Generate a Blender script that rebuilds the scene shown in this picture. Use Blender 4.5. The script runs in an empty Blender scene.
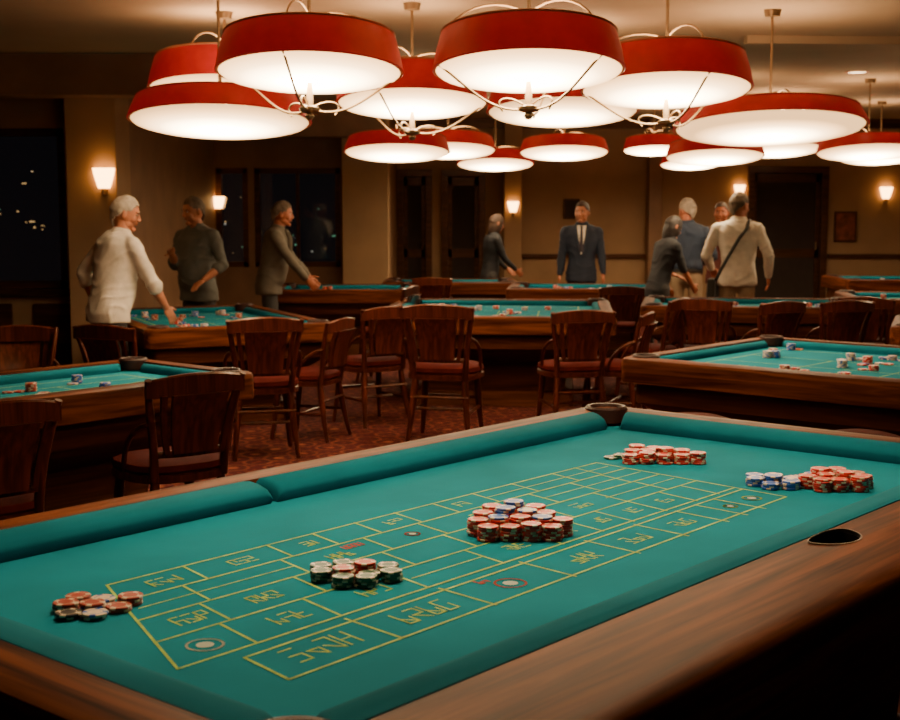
import bpy, bmesh, math, random
from mathutils import Vector, Matrix, Quaternion, noise
R = random.Random(7)
C = bpy.context.collection
rad = math.radians

# ------------------------------------------------------------------ helpers
def link(o, parent=None):
    C.objects.link(o)
    if parent: o.parent = parent
    return o
def mesh_from_bm(bm, name, mats, smooth=True):
    me = bpy.data.meshes.new(name)
    bm.normal_update()
    bm.to_mesh(me); bm.free()
    for m in mats: me.materials.append(m)
    if smooth:
        for p in me.polygons: p.use_smooth = True
        try: me.set_sharp_from_angle(angle=rad(38))
        except Exception: pass
    return me
def obj(name, bm, mats, parent=None, loc=(0,0,0), rot=0, smooth=True):
    o = bpy.data.objects.new(name, mesh_from_bm(bm, name, mats, smooth))
    o.location = loc; o.rotation_euler = (0,0,rot)
    return link(o, parent)
def empty(name, loc=(0,0,0), rot=0):
    o = bpy.data.objects.new(name, None); o.location = loc; o.rotation_euler=(0,0,rot)
    o.empty_display_size = .1
    return link(o)
def box(bm, c, s, mi=0, rot=0, bev=0):
    m = Matrix.Translation(c) @ Matrix.Rotation(rot,4,'Z') @ Matrix.Diagonal((s[0],s[1],s[2],1))
    r = bmesh.ops.create_cube(bm, size=1, matrix=m)
    fs = set(f for v in r['verts'] for f in v.link_faces)
    for f in fs: f.material_index = mi
    if bev:
        es = list(set(e for v in r['verts'] for e in v.link_edges))
        q = bmesh.ops.bevel(bm, geom=es, offset=bev, segments=2, affect='EDGES', profile=.6)
        for f in q['faces']: f.material_index = mi
def loft(bm, rings, mi=0, cap=True, closed=True):
    vr = [[bm.verts.new(p) for p in r] for r in rings]
    n = len(vr[0])
    for a, b in zip(vr[:-1], vr[1:]):
        for i in range(n if closed else n-1):
            j = (i+1) % n
            f = bm.faces.new((a[i], a[j], b[j], b[i])); f.material_index = mi
    if cap:
        f = bm.faces.new(list(reversed(vr[0]))); f.material_index = mi
        f = bm.faces.new(vr[-1]); f.material_index = mi
    return vr
def lathe(bm, prof, c=(0,0,0), n=40, mi=0, cap=False):
    rings = [[(c[0]+r*math.cos(2*math.pi*i/n), c[1]+r*math.sin(2*math.pi*i/n), c[2]+z) for i in range(n)] for r, z in prof]
    return loft(bm, rings, mi, cap)
def tube(bm, pts, rads, n=10, mi=0, flat=1.0, caps=True):
    pts = [Vector(p) for p in pts]
    if not isinstance(rads,(list,tuple)): rads=[rads]*len(pts)
    rings=[]; prev=None
    for i,p in enumerate(pts):
        d = (pts[min(i+1,len(pts)-1)]-pts[max(i-1,0)]).normalized()
        if prev is None:
            up = Vector((0,0,1)) if abs(d.z)<.9 else Vector((1,0,0))
            a = d.cross(up).normalized()
        else:
            a = (prev - d*prev.dot(d)).normalized()
        prev=a; b=d.cross(a)
        rings.append([tuple(p+a*(rads[i]*math.cos(t))+b*(rads[i]*flat*math.sin(t))) for t in [2*math.pi*k/n for k in range(n)]])
    loft(bm, rings, mi, caps)
def bez(p0,p1,p2,p3,n=10):
    p0,p1,p2,p3=map(Vector,(p0,p1,p2,p3)); o=[]
    for i in range(n+1):
        t=i/n; s=1-t
        o.append(p0*s**3+p1*3*s*s*t+p2*3*s*t*t+p3*t**3)
    return o

# ------------------------------------------------------------------ materials
def newmat(name):
    m = bpy.data.materials.new(name); m.use_nodes = True
    nt = m.node_tree; b = nt.nodes['Principled BSDF']
    return m, nt, b
def coords(nt, scale=(1,1,1), kind='Object', rot=(0,0,0)):
    tc = nt.nodes.new('ShaderNodeTexCoord'); mp = nt.nodes.new('ShaderNodeMapping')
    mp.inputs['Scale'].default_value = scale; mp.inputs['Rotation'].default_value = rot
    nt.links.new(tc.outputs[kind], mp.inputs[0]); return mp.outputs[0]
def ramp(nt, fac, stops):
    r = nt.nodes.new('ShaderNodeValToRGB'); e = r.color_ramp.elements
    while len(e) < len(stops): e.new(.5)
    for i,(p,c) in enumerate(stops):
        e[i].position = p; e[i].color = (*c,1)
    nt.links.new(fac, r.inputs[0]); return r.outputs[0]
def noisetex(nt, vec, scale, detail=4, dist=0):
    n = nt.nodes.new('ShaderNodeTexNoise'); n.inputs['Scale'].default_value = scale
    n.inputs['Detail'].default_value = detail; n.inputs['Distortion'].default_value = dist
    nt.links.new(vec, n.inputs['Vector']); return n.outputs['Fac']
def bump(nt, b, h, strength=.3, dist=.01):
    n = nt.nodes.new('ShaderNodeBump'); n.inputs['Strength'].default_value = strength
    n.inputs['Distance'].default_value = dist
    nt.links.new(h, n.inputs['Height']); nt.links.new(n.outputs[0], b.inputs['Normal'])
def plain(name, col, rough=.5, metal=0, var=.15, scale=8, bumps=0, spec=None, kind='Object'):
    m, nt, b = newmat(name)
    v = coords(nt, kind=kind); n = noisetex(nt, v, scale)
    c = ramp(nt, n, [(.3, tuple(x*(1-var) for x in col)), (.7, tuple(min(1,x*(1+var)) for x in col))])
    nt.links.new(c, b.inputs['Base Color'])
    b.inputs['Roughness'].default_value = rough; b.inputs['Metallic'].default_value = metal
    if spec is not None: b.inputs['Specular IOR Level'].default_value = spec
    if bumps: bump(nt, b, noisetex(nt, v, scale*6), bumps)
    return m
def emis(name, col, s):
    m, nt, b = newmat(name)
    b.inputs['Base Color'].default_value = (*col,1)
    b.inputs['Emission Color'].default_value = (*col,1); b.inputs['Emission Strength'].default_value = s
    return m
def wood(name, dark, light, axis='X', rough=.28, scale=1.0, coat=.3, spec=.5):
    m, nt, b = newmat(name)
    sc = {'X':(.9,16,16),'Y':(16,.9,16),'Z':(16,16,.9)}[axis]
    v = coords(nt, tuple(s*scale for s in sc))
    n = noisetex(nt, v, 1.6, 8, .8)
    c = ramp(nt, n, [(.34, dark), (.5, tuple(a*.6+b_*.4 for a,b_ in zip(dark,light))), (.66, light)])
    nt.links.new(c, b.inputs['Base Color']); b.inputs['Roughness'].default_value = rough
    b.inputs['Coat Weight'].default_value = coat; b.inputs['Coat Roughness'].default_value = .2
    b.inputs['Specular IOR Level'].default_value = spec
    b.inputs['Specular Tint'].default_value = (1,.55,.32,1)
    bump(nt, b, n, .08, .004)
    return m
def felt(name, col):
    m, nt, b = newmat(name); v = coords(nt)
    n1 = noisetex(nt, v, 3, 3); n2 = noisetex(nt, v, 350, 2)
    c = ramp(nt, n1, [(.3, tuple(x*.86 for x in col)), (.7, tuple(x*1.12 for x in col))])
    nt.links.new(c, b.inputs['Base Color']); b.inputs['Roughness'].default_value = .95
    b.inputs['Specular IOR Level'].default_value = .08
    bump(nt, b, n2, .25, .002)
    return m
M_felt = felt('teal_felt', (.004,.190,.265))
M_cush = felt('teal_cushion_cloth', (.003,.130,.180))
M_woodX = wood('rail_wood_x', (.026,.0045,.0012), (.165,.043,.012), 'X', .5, 1, .0, .10)
M_woodY = wood('rail_wood_y', (.026,.0045,.0012), (.165,.043,.012), 'Y', .5, 1, .0, .10)
M_apron = wood('apron_wood', (.030,.006,.002), (.085,.022,.008), 'X', .5, 1, .0, .15)
M_black = plain('painted_hole_shadow', (.006,.005,.005), .9, spec=.05)  # black colour painted in for the shade inside pockets and rail slot
M_leather = plain('pocket_leather', (.030,.008,.005), .45, bumps=.3, scale=30, spec=.3)
M_chairwood = wood('chair_mahogany', (.020,.0032,.0016), (.085,.015,.0065), 'Z', .32, 1.5, .15, .35)
M_seat = plain('oxblood_seat_leather', (.060,.0060,.004), .7, var=.25, scale=14, bumps=.1, spec=.03)
M_line = plain('layout_yellow_print', (.32,.50,.085), .9, var=.3, scale=25)
M_lred = plain('layout_red_print', (.40,.05,.03), .9)
M_lwhite = plain('layout_white_print', (.40,.47,.40), .9)
M_steel = plain('brushed_steel', (.16,.14,.12), .35, 1)
M_brass = plain('aged_brass', (.30,.20,.11), .38, .9)

def chipmat(n,c): return plain(n, c, .4, var=.08, scale=60)
CHIP = [chipmat('chip_red',(.58,.020,.014)), chipmat('chip_cream',(.66,.54,.40)), chipmat('chip_green',(.010,.085,.05)),
        chipmat('chip_blue',(.02,.11,.50)), chipmat('chip_black',(.015,.015,.018)), chipmat('chip_brown',(.34,.036,.018))]

# ------------------------------------------------------------------ tables
def rect_loop(x0,x1,y0,y1,r,seg=6):
    pts=[]
    for cx,cy,a0 in ((x1-r,y1-r,0),(x0+r,y1-r,90),(x0+r,y0+r,180),(x1-r,y0+r,270)):
        for k in range(seg+1):
            a=rad(a0+90*k/seg); pts.append((cx+r*math.cos(a),cy+r*math.sin(a)))
    return pts
def frame(bm, inner, outer, ri, ro, prof, mi_fn):
    rings=[]
    for t,z in prof:
        q=[a+(b-a)*t for a,b in zip(inner,outer)]
        rings.append([(x,y,z) for x,y in rect_loop(*q, max(.002,ri+(ro-ri)*t))])
    vr=[[bm.verts.new(p) for p in r] for r in rings]; n=len(vr[0])
    for a,b in zip(vr,vr[1:]+vr[:1]):
        for i in range(n):
            j=(i+1)%n
            f=bm.faces.new((a[i],b[i],b[j],a[j])); c=f.calc_center_median()
            f.material_index=mi_fn(c)
def cushion(bm, p0, p1, inn, w, z, k=1.0, cut0=.06, cut1=.06, mi=0):
    p0=Vector((*p0,0)); p1=Vector((*p1,0)); inn=Vector((*inn,0)); d=(p1-p0).normalized(); Ln=(p1-p0).length
    prof=[(0,0),(0,.052),(.25,.056),(.6,.053),(.85,.045),(.97,.033),(1,.024),(.92,.0)]
    rings=[]
    for s,shr in ((0,.55),(.006,.85),(.018,1),(Ln-.018,1),(Ln-.006,.85),(Ln,.55)):
        ring=[]
        for u,h in prof:
            e = s + (cut0*u*(1-s/Ln)) - (cut1*u*(s/Ln))
            q=p0+d*e+inn*(u*w)
            ring.append((q.x,q.y,z+h*k*(shr if h>.0 else 1)))
        rings.append(ring)
    loft(bm, rings, mi, True)

def table(loc, ang, inner, outer, ztop, w=.10, k=1.0, midgap=None, feltmat=None):
    """inner = cushion-back rectangle, outer = wood outline, ztop = top of wood."""
    T = empty('craps_table', (loc[0],loc[1],0), ang)
    zf = ztop-.052
    x0,x1,y0,y1 = inner
    bm=bmesh.new(); box(bm,((x0+x1)/2,(y0+y1)/2,zf-.02),(x1-x0+.02,y1-y0+.02,.04)); obj('felt_bed',bm,[feltmat or M_felt],T,smooth=False)
    bm=bmesh.new()
    g=.085
    def side(a,b,inn):
        cushion(bm,a,b,inn,w,zf,k,.05,.05)
    if midgap is not None:
        cushion(bm,(x0+g,y1),(midgap-.012,y1),(0,-1),w,zf,k,.05,.0)
        cushion(bm,(midgap+.012,y1),(x1-g,y1),(0,-1),w,zf,k,.0,.05)
    else: side((x0+g,y1),(x1-g,y1),(0,-1))
    side((x1-g*.9,y0),(x0+g*.9,y0),(0,1)); side((x1,y1-g),(x1,y0+g),(-1,0)); side((x0,y0+g),(x0,y1-g),(1,0))
    bmesh.ops.recalc_face_normals(bm, faces=bm.faces)
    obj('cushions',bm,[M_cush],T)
    X0,X1,Y0,Y1=outer
    def mi(c):
        inx = c.x<x0-.001 or c.x>x1+.001; iny = c.y<y0-.001 or c.y>y1+.001
        if inx and not iny: return 1
        return 0
    bm=bmesh.new()
    frame(bm,inner,outer,.01,.07,[(0,zf-.05),(0,ztop-.006),(.02,ztop),(.35,ztop+.003),(.8,ztop),(.93,ztop-.006),(.985,ztop-.02),(1,ztop-.04),(1,ztop-.125),(.97,ztop-.14),(.7,ztop-.145)],mi)
    bmesh.ops.recalc_face_normals(bm, faces=bm.faces)
    obj('wood_rail',bm,[M_woodX,M_woodY],T)
    bm=bmesh.new()
    ap=[X0+.07,X1-.07,Y0+.07,Y1-.07]; ctr=[(X0+X1)/2]*2+[(Y0+Y1)/2]*2
    def lp(t): return [a+(b-a)*t for a,b in zip(ap,ctr)]
    rings=[]
    for t,z in ((0,ztop-.13),(0,ztop-.26),(.03,ztop-.28),(.12,ztop-.34),(.34,ztop-.40),(.36,.16),(.30,.12),(.28,.0)):
        rings.append([(x,y,z) for x,y in rect_loop(*lp(t),.04)])
    loft(bm,rings,0,True)
    bmesh.ops.recalc_face_normals(bm, faces=bm.faces)
    obj('apron_and_pedestal',bm,[M_apron],T)
    bm=bmesh.new()
    for cx,cy in ((x0+.01,y0+.01),(x0+.01,y1-.01),(x1-.01,y0+.01),(x1-.01,y1-.01)):
        lathe(bm,[(.052,-.05),(.056,.004),(.062,.014),(.072,.016),(.080,.008),(.082,-.04)],(cx,cy,ztop),24,0)
        lathe(bm,[(.054,-.012),(.03,-.016),(.002,-.017)],(cx,cy,ztop),24,1,False)
    bmesh.ops.recalc_face_normals(bm, faces=bm.faces)
    obj('pockets',bm,[M_leather,M_black],T)
    return T, zf

# main table (coordinates in the table's own frame, x along the long side)
MA=rad(49.5); MC=(.139,3.364)
T0,ZF=table(MC,MA,(-1.43,1.53,-.75,.72),(-1.57,1.65,-1.03,.83),.855,w=.10,midgap=-.22)
# real recess cut into the near rail, with thin steel lip and a liner painted black as shade
def ell(cx,cy,a,b,z,n=40):
    o=[]
    for i in range(n):
        t=2*math.pi*i/n; s=math.sin(t)
        o.append((cx+a*math.cos(t),cy+b*(s if s<0 else s*.35),z))
    return o
SX,SY=.20,-.785
bm=bmesh.new(); loft(bm,[ell(SX,SY,.086,.070,.790),ell(SX,SY,.086,.070,.90)],0,True); bmesh.ops.recalc_face_normals(bm, faces=bm.faces)
cut=obj('cutter',bm,[M_black],T0,smooth=False)
for o in list(T0.children):
    if o.name.startswith(('wood_rail','cushions')):
        md=o.modifiers.new('slot','BOOLEAN'); md.operation='DIFFERENCE'; md.object=cut; md.solver='EXACT'
        bpy.context.view_layer.update()
        dg=bpy.context.evaluated_depsgraph_get(); me=bpy.data.meshes.new_from_object(o.evaluated_get(dg))
        o.modifiers.clear()
        if len(me.polygons)>20: o.data=me
bpy.data.objects.remove(cut)
bm=bmesh.new()
loft(bm,[ell(SX,SY,.089,.073,.8575),ell(SX,SY,.0885,.0725,.8595),ell(SX,SY,.085,.069,.8595),ell(SX,SY,.0845,.0685,.845)],0,False)
loft(bm,[ell(SX,SY,.0845,.0685,.850),ell(SX,SY,.083,.067,.807),ell(SX,SY,.05,.035,.8045),ell(SX,SY,.003,.003,.8045)],1,False)
bmesh.ops.recalc_face_normals(bm, faces=bm.faces)
obj('rail_slot',bm,[M_steel,M_black],T0)
# layout markings
bm=bmesh.new(); LZ=ZF+.0012
LWK=1.3
def strip(p,q,w=.0045,mi=0,z=None):
    z=LZ; w=w*LWK
    p=Vector(p);q=Vector(q);d=q-p
    if d.length<1e-5:return
    n=Vector((-d.y,d.x)).normalized()*w/2; e=d.normalized()*w/2
    vs=[bm.verts.new((a.x,a.y,z)) for a in (p-n-e,q-n+e,q+n+e,p+n-e)]
    f=bm.faces.new(vs); f.material_index=mi
def poly(pts,w=.0045,mi=0,close=False):
    for a,b in zip(pts[:-1],pts[1:]): strip(a,b,w,mi)
    if close: strip(pts[-1],pts[0],w,mi)
def circ(cx,cy,r,w=.003,mi=0,n=20): poly([(cx+r*math.cos(2*math.pi*i/n),cy+r*math.sin(2*math.pi*i/n)) for i in range(n)],w,mi,True)
def glyphs(cx,cy,n,h,mi=0,w=.0034,slant=.12):
    cw=h*.42; x=cx-n*cw*1.45/2
    shapes=[[(0,1),(1,1)],[(0,.5),(.8,.5)],[(0,0),(1,0)],[(0,0),(0,1)],[(1,0),(1,.5)],[(1,.5),(1,1)],[(0,.5),(1,0)]]
    for i in range(n):
        for s in R.sample(shapes,R.choice((3,4,4))):
            (a,b),(c,d)=s
            strip((x+a*cw+b*h*slant,cy-h/2+b*h),(x+c*cw+d*h*slant,cy-h/2+d*h),w,mi)
        x+=cw*1.45
poly([(-1.003,.29),(.836,.286),(.775,-.25),(.758,-.405),(-1.145,-.434),(-1.120,-.290),(.772,-.262)])
poly([(-1.003,.29),(-1.235,-.247),(.775,-.235)])
for y,xa,xb in ((.165,-1.055,.82),(.035,-1.112,.80),(-.10,-1.172,.795)):
    strip((xa,y),(xb,y))
for x in (-.80,-.55,-.40,-.25,-.10,.05,.22,.40,.60,.72): strip((x-.0,.29),(x-.03,.165))
for x in (-.90,-.62,-.35,-.15,.10,.32,.52,.68): strip((x,.165),(x-.03,.035))
for x in (-.96,-.70,-.42,-.20,.02,.20,.45,.66): strip((x,.035),(x-.03,-.10))
for x in (-1.02,-.80,-.54,-.28,-.05,.12,.26,.42,.58,.70): strip((x,-.10),(x-.03,-.243))
for x in (-.84,-.56,-.28,-.02,.20,.40,.50,.60): strip((x,-.265),(x-.015,-.43))
strip((-1.06,.10),(-.64,.10),.003); strip((.30,.10),(.80,.10),.003); strip((-.54,-.17),(-.30,-.17),.003); strip((.20,.225),(.81,.225),.003); strip((.42,-.03),(.78,-.03),.003)
for cx,cy,n,h,m in ((-1.03,-.03,3,.05,0),(-.90,.225,3,.045,0),(-.90,-.17,3,.05,0),
    (-.985,-.35,4,.070,0),(-.70,-.35,4,.065,0),(-.66,-.17,3,.045,0),(-.42,.130,4,.026,1),(-.68,.225,3,.04,0),(-.50,.09,3,.04,0),
    (-.17,.225,3,.035,0),(.0,.10,2,.045,0),(-.47,.225,2,.035,0),(.20,.10,2,.04,0),(.10,.225,2,.04,0),
    (.03,-.17,2,.045,0),(.19,-.17,2,.04,0),(.34,-.17,2,.04,0),(.50,-.17,2,.04,0),(.30,-.03,3,.04,0),
    (-.15,-.35,3,.055,0),(.08,-.345,3,.05,0),(.30,-.345,3,.045,0),(-.84,-.03,3,.045,0),(-.57,-.03,3,.045,0),(-.46,-.30,2,.026,1),(-.17,-.17,3,.04,0),(-.10,-.03,2,.04,0),(.10,-.03,1,.04,0)):
    if n: glyphs(cx,cy,n,h,m)
for cx,cy,r,m in ((-1.12,-.18,.034,2),(-.43,-.355,.034,1),(-.24,.10,.018,1),(.55,-.345,.018,0),(.68,-.34,.026,0)):
    circ(cx,cy,r,.004,m)
    vs=[bm.verts.new((cx+r*.5*math.cos(t),cy+r*.5*math.sin(t),LZ)) for t in [2*math.pi*i/12 for i in range(12)]]
    f=bm.faces.new(vs); f.material_index=2
obj('layout_markings',bm,[M_line,M_lred,M_lwhite],T0,smooth=False)

def chip(bm,x,y,z,r,th,a,col,sc):
    n=24; st=lambda i: (i//2)%3==0
    m=Matrix.Translation((x,y,z))@Matrix.Rotation(a,4,'Z')
    def ring(rr,zz): return [bm.verts.new(m@Vector((rr*math.cos(2*math.pi*i/n),rr*math.sin(2*math.pi*i/n),zz))) for i in range(n)]
    r0=ring(r*.97,0);r1=ring(r,th*.2);r2=ring(r,th*.8);r3=ring(r*.96,th);r4=ring(r*.66,th);r5=ring(r*.60,th)
    for A,B,k in ((r0,r1,0),(r1,r2,1),(r2,r3,1),(r3,r4,1),(r4,r5,2)):
        for i in range(n):
            j=(i+1)%n; f=bm.faces.new((A[i],A[j],B[j],B[i]))
            f.material_index = (sc if (k==1 and st(i)) else (sc if k==2 else col))
    f=bm.faces.new(list(reversed(r0)));f.material_index=col
    f=bm.faces.new(r5);f.material_index=col
def chips(stacks, T, zf, r=.0255, th=.0060):
    bm=bmesh.new()
    for x,y,n,cols in stacks:
        for k in range(n):
            c=cols[k%len(cols)] if isinstance(cols,tuple) else cols
            j=.0022 if n<12 else .0015
            chip(bm,x+R.uniform(-j,j),y+R.uniform(-j,j),k*th,r,th*.92,R.uniform(0,6.3),c,1 if c!=1 else 3)
    o=obj('poker_chips',bm,CHIP,None,smooth=False)
    o.matrix_world=Matrix.Translation((T.location.x,T.location.y,zf+.0016))@Matrix.Rotation(T.rotation_euler.z,4,'Z')
    return o
E1=(.65,-.76);E2=(.76,.65)
def pack(c,rows,r=.0255):
    out=[]
    for ri,(off,row) in enumerate(rows):
        for i,(n,cols) in enumerate(row):
            if n==0: continue
            a=off+(i-(len(row)-1)/2)*r*2.06; b=(ri-(len(rows)-1)/2)*r*1.85
            a+=R.uniform(-.002,.002); b+=R.uniform(-.001,.001)
            out.append((c[0]+E1[0]*a+E2[0]*b, c[1]+E1[1]*a+E2[1]*b, n, cols))
    return out
r_,c_,g_,b_,k_,br=0,1,2,3,4,5
chips(pack((-1.13,.160),[(-.008,[(2,k_),(2,(k_,c_))]),(.0,[(3,br),(3,(br,c_)),(2,br)]),(.012,[(3,br),(2,(br,c_)),(3,br)])]),T0,ZF)
chips(pack((-.63,-.09),[(0,[(4,g_),(4,g_)]),(.0,[(4,g_),(5,r_),(3,g_),(4,g_)]),(-.01,[(4,g_),(5,(g_,g_,c_)),(5,r_),(4,g_)])],.024),T0,ZF,.024)
chips(pack((-.06,-.095),[(.0,[(6,r_),(6,r_),(7,r_),(6,r_)]),(.0,[(7,r_),(8,(r_,)*7+(b_,)),(8,r_),(8,(r_,)*7+(b_,)),(7,r_)]),(-.01,[(8,r_),(10,(r_,)*8+(b_,b_)),(9,(r_,)*8+(c_,)),(8,r_)]),(-.01,[(9,r_),(11,(r_,)*9+(b_,b_)),(9,r_)])]),T0,ZF)
chips(pack((.995,.155),[(.01,[(5,r_),(6,r_),(5,r_),(5,r_),(6,r_)]),(-.005,[(6,r_),(6,r_),(7,r_),(6,r_)]),(-.035,[(2,g_),(7,r_),(6,r_),(0,r_)])],.026),T0,ZF,.026)
chips(pack((.875,-.30),[(0.015,[(3,b_),(4,b_)]),(.005,[(4,b_),(5,b_),(4,(b_,c_))]),(-.01,[(4,b_),(4,c_)])],.026),T0,ZF,.026)
chips(pack((.985,-.44),[(0,[(6,r_),(6,r_),(7,r_)]),(0,[(6,r_),(7,r_),(8,r_),(6,r_)]),(-.01,[(3,c_),(8,r_),(8,r_),(6,br)]),(-.04,[(2,c_),(4,b_),(0,c_)])],.026),T0,ZF,.026)
chips([(.93,.29,1,g_),(.95,.235,2,g_),(1.0,-.33,2,c_),(1.07,-.38,1,b_)],T0,ZF)

# ---- background tables
ZT=.76
def bgtable(cx,cy,deg,L,W,nch=10,rw=.11):
    global bm, LZ
    T,zf=table((cx,cy),rad(deg),(-L/2+rw,L/2-rw,-W/2+rw,W/2-rw),(-L/2,L/2,-W/2,W/2),ZT,w=.055,k=.8)
    bm=bmesh.new()
    LZ=zf+.0012
    a,b=L/2-rw-.18,W/2-rw-.16
    poly([(-a,-b),(a,-b),(a,b),(-a,b)],.006,0,True)
    for i in range(1,4): strip((-a+2*a*i/4,-b),(-a+2*a*i/4,b*.3),.005)
    strip((-a,b*.3),(a,b*.3),.005); strip((-a,-b*.3),(a,-b*.3),.005)
    for i in range(4): glyphs(-a+2*a*(i+.5)/4,-b*.65,3,.06,0,.006)
    obj('layout_markings',bm,[M_line],T,smooth=False)
    st=[]
    for i in range(nch):
        x,y=R.uniform(-a,a),R.uniform(-b,b)
        for k in range(R.choice((1,2,3))):
            c=R.choice((r_,r_,c_,c_,b_,br))
            st.append((x+k*.056*math.cos(i),y+k*.056*math.sin(i),R.choice((1,2,4,6)),c))
    chips(st,T,zf,.028,.007)
    return T
bgtable(-2.28,6.28,49,2.7,1.05,11)
bgtable(-1.96,10.72,25,1.45,2.2,16)
bgtable(.42,11.65,-5,1.98,2.2,16)
bgtable(2.55,7.42,-41,2.7,1.75,26)
bgtable(-1.15,14.75,0,1.6,1.2,8)
bgtable(1.55,14.9,-6,1.8,1.2,8)
bgtable(2.75,12.3,-10,1.95,1.3,14)
bgtable(.0,16.1,0,1.6,.9,6)
bgtable(4.9,13.2,-8,2.0,1.3,8)
bgtable(5.9,16.8,0,2.2,1.2,8)
bgtable(4.1,10.0,-20,1.5,1.2,8)

# ------------------------------------------------------------------ chairs
def chair_mesh():
    bm=bmesh.new()
    def sq(h,w,d,z,p=3.2,n=28,yo=0):
        o=[]
        for i in range(n):
            t=2*math.pi*i/n; c,s=math.cos(t),math.sin(t)
            k=(abs(c)**p+abs(s)**p)**(-1/p)
            o.append((c*k*w*(1.0+.06*s),s*k*d+yo,z))
        return o
    loft(bm,[sq(0,.22,.20,.405),sq(0,.235,.215,.41),sq(0,.235,.215,.44),sq(0,.225,.205,.447)],0,True)
    loft(bm,[sq(0,.222,.202,.445),sq(0,.235,.216,.46),sq(0,.23,.21,.485),sq(0,.19,.175,.502),sq(0,.08,.08,.508)],1,True)
    for sx in (-1,1):
        tube(bm,bez((sx*.17,.16,.42),(sx*.18,.17,.28),(sx*.19,.19,.12),(sx*.205,.205,0),8),[.021,.023,.024,.022,.021,.019,.017,.016,.015],10,0)
        tube(bm,bez((sx*.16,-.17,.42),(sx*.17,-.19,.28),(sx*.185,-.21,.12),(sx*.20,-.245,0),8),[.021,.023,.024,.022,.021,.019,.017,.016,.015],10,0)
        tube(bm,bez((sx*.17,-.18,.42),(sx*.165,-.20,.56),(sx*.20,-.21,.72),(sx*.228,-.27,.88),10),[.021,.021,.020,.019,.019,.018,.018,.018,.017,.016,.015],10,0)
        tube(bm,[(sx*.188,.178,.20),(sx*.19,-.2,.20)],.011,8,0)
        tube(bm,bez((sx*.205,-.215,.68),(sx*.245,-.12,.66),(sx*.245,-.02,.56),(sx*.222,.0,.44),8),.012,8,0)
    tube(bm,[(-.188,-.02,.20),(.188,-.02,.20)],.011,8,0)
    tube(bm,[(-.19,.19,.26),(.19,.19,.26)],.012,8,0)
    tube(bm,[(-.19,-.20,.30),(.19,-.20,.30)],.011,8,0)
    def rail(z0,z1,half,yb,bow,th,mi,top=0,n=12):
        rings=[]
        for i in range(n+1):
            u=-1+2*i/n; x=u*half; y=yb-bow*(1-u*u); dz=top*(1-u*u)
            rings.append([(x,y-th/2,z0),(x,y+th/2,z0),(x,y+th/2-.0,z1+dz-.008),(x,y+th*.2,z1+dz),(x,y-th*.2,z1+dz),(x,y-th/2,z1+dz-.008)])
        loft(bm,rings,mi,True)
    rail(.80,.875,.236,-.262,.035,.024,0,.026)
    rail(.525,.555,.17,-.197,.028,.02,0)
    n=10
    def slat(xa0,xa1,xb0,xb1,mi,th):
        rings=[]
        for kz in range(7):
            t=kz/6; z=.545+.265*t; lo=xa0+(xb0-xa0)*t; hi=xa1+(xb1-xa1)*t; yb=-.222-.072*t*t-.006
            ring=[]
            for i in range(n+1):
                x=lo+(hi-lo)*i/n; u=x/.2; ring.append((x,yb-.024*(1-u*u)+th,z))
            for i in range(n,-1,-1):
                x=lo+(hi-lo)*i/n; u=x/.2; ring.append((x,yb-.024*(1-u*u)-th,z))
            rings.append(ring)
        loft(bm,rings,mi,True)
    slat(-.105,.105,-.135,.135,0,.009)
    slat(-.145,-.122,-.185,-.158,0,.008); slat(.122,.145,.158,.185,0,.008)
    bmesh.ops.recalc_face_normals(bm, faces=bm.faces)
    return mesh_from_bm(bm,'casino_chair_mesh',[M_chairwood,M_seat])
CH=chair_mesh()
def chair(x,y,deg,s=1.0):
    o=bpy.data.objects.new('casino_chair',CH); o.location=(x,y,0); o.rotation_euler=(0,0,rad(deg)); o.scale=(s,s,s); link(o)
for c in [(-1.27,6.0,38,1.0),(-1.84,5.12,40,1.0),(-1.24,8.75,14,1.03),(-.60,10.05,35,1.0),(-.03,9.30,-12,1.08),(.89,9.72,12,1.0),
          (1.62,10.9,60,1.0),(2.10,10.9,-20,1.0),(3.05,10.75,15,1.0),(-2.55,7.9,200,1.0),(-2.03,8.5,-25,1.0),(-3.1,7.4,215,1.0),
          (-1.0,9.4,70,.95),(1.22,9.95,70,.95),(3.5,11.1,-30,1.0),(-.62,12.6,75,1.0),(4.3,8.9,0,1.0),(1.7,13.5,0,.95),(-.2,15.2,0,.95),(2.45,10.6,30,1.0)]:
    chair(*c)
def stool(x,y,deg):
    bm=bmesh.new()
    lathe(bm,[(.15,.52),(.175,.525),(.180,.555),(.175,.565)],n=32,mi=0); lathe(bm,[(.172,.56),(.185,.58),(.175,.605),(.12,.62),(.002,.625)],n=32,mi=1)
    for a in range(4):
        c,s=math.cos(rad(45+90*a)),math.sin(rad(45+90*a))
        tube(bm,[(c*.13,s*.13,.53),(c*.17,s*.17,.3),(c*.21,s*.21,0)],[.02,.018,.014],10,0)
    lathe(bm,[(.175,.24),(.185,.25),(.175,.26),(.165,.25),(.175,.24)],n=32,mi=0)
    bmesh.ops.recalc_face_normals(bm, faces=bm.faces)
    obj('bar_stool',bm,[M_chairwood,M_seat],None,(x,y,0),rad(deg))
stool(1.17,6.35,0); stool(1.82,5.85,20)

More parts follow.
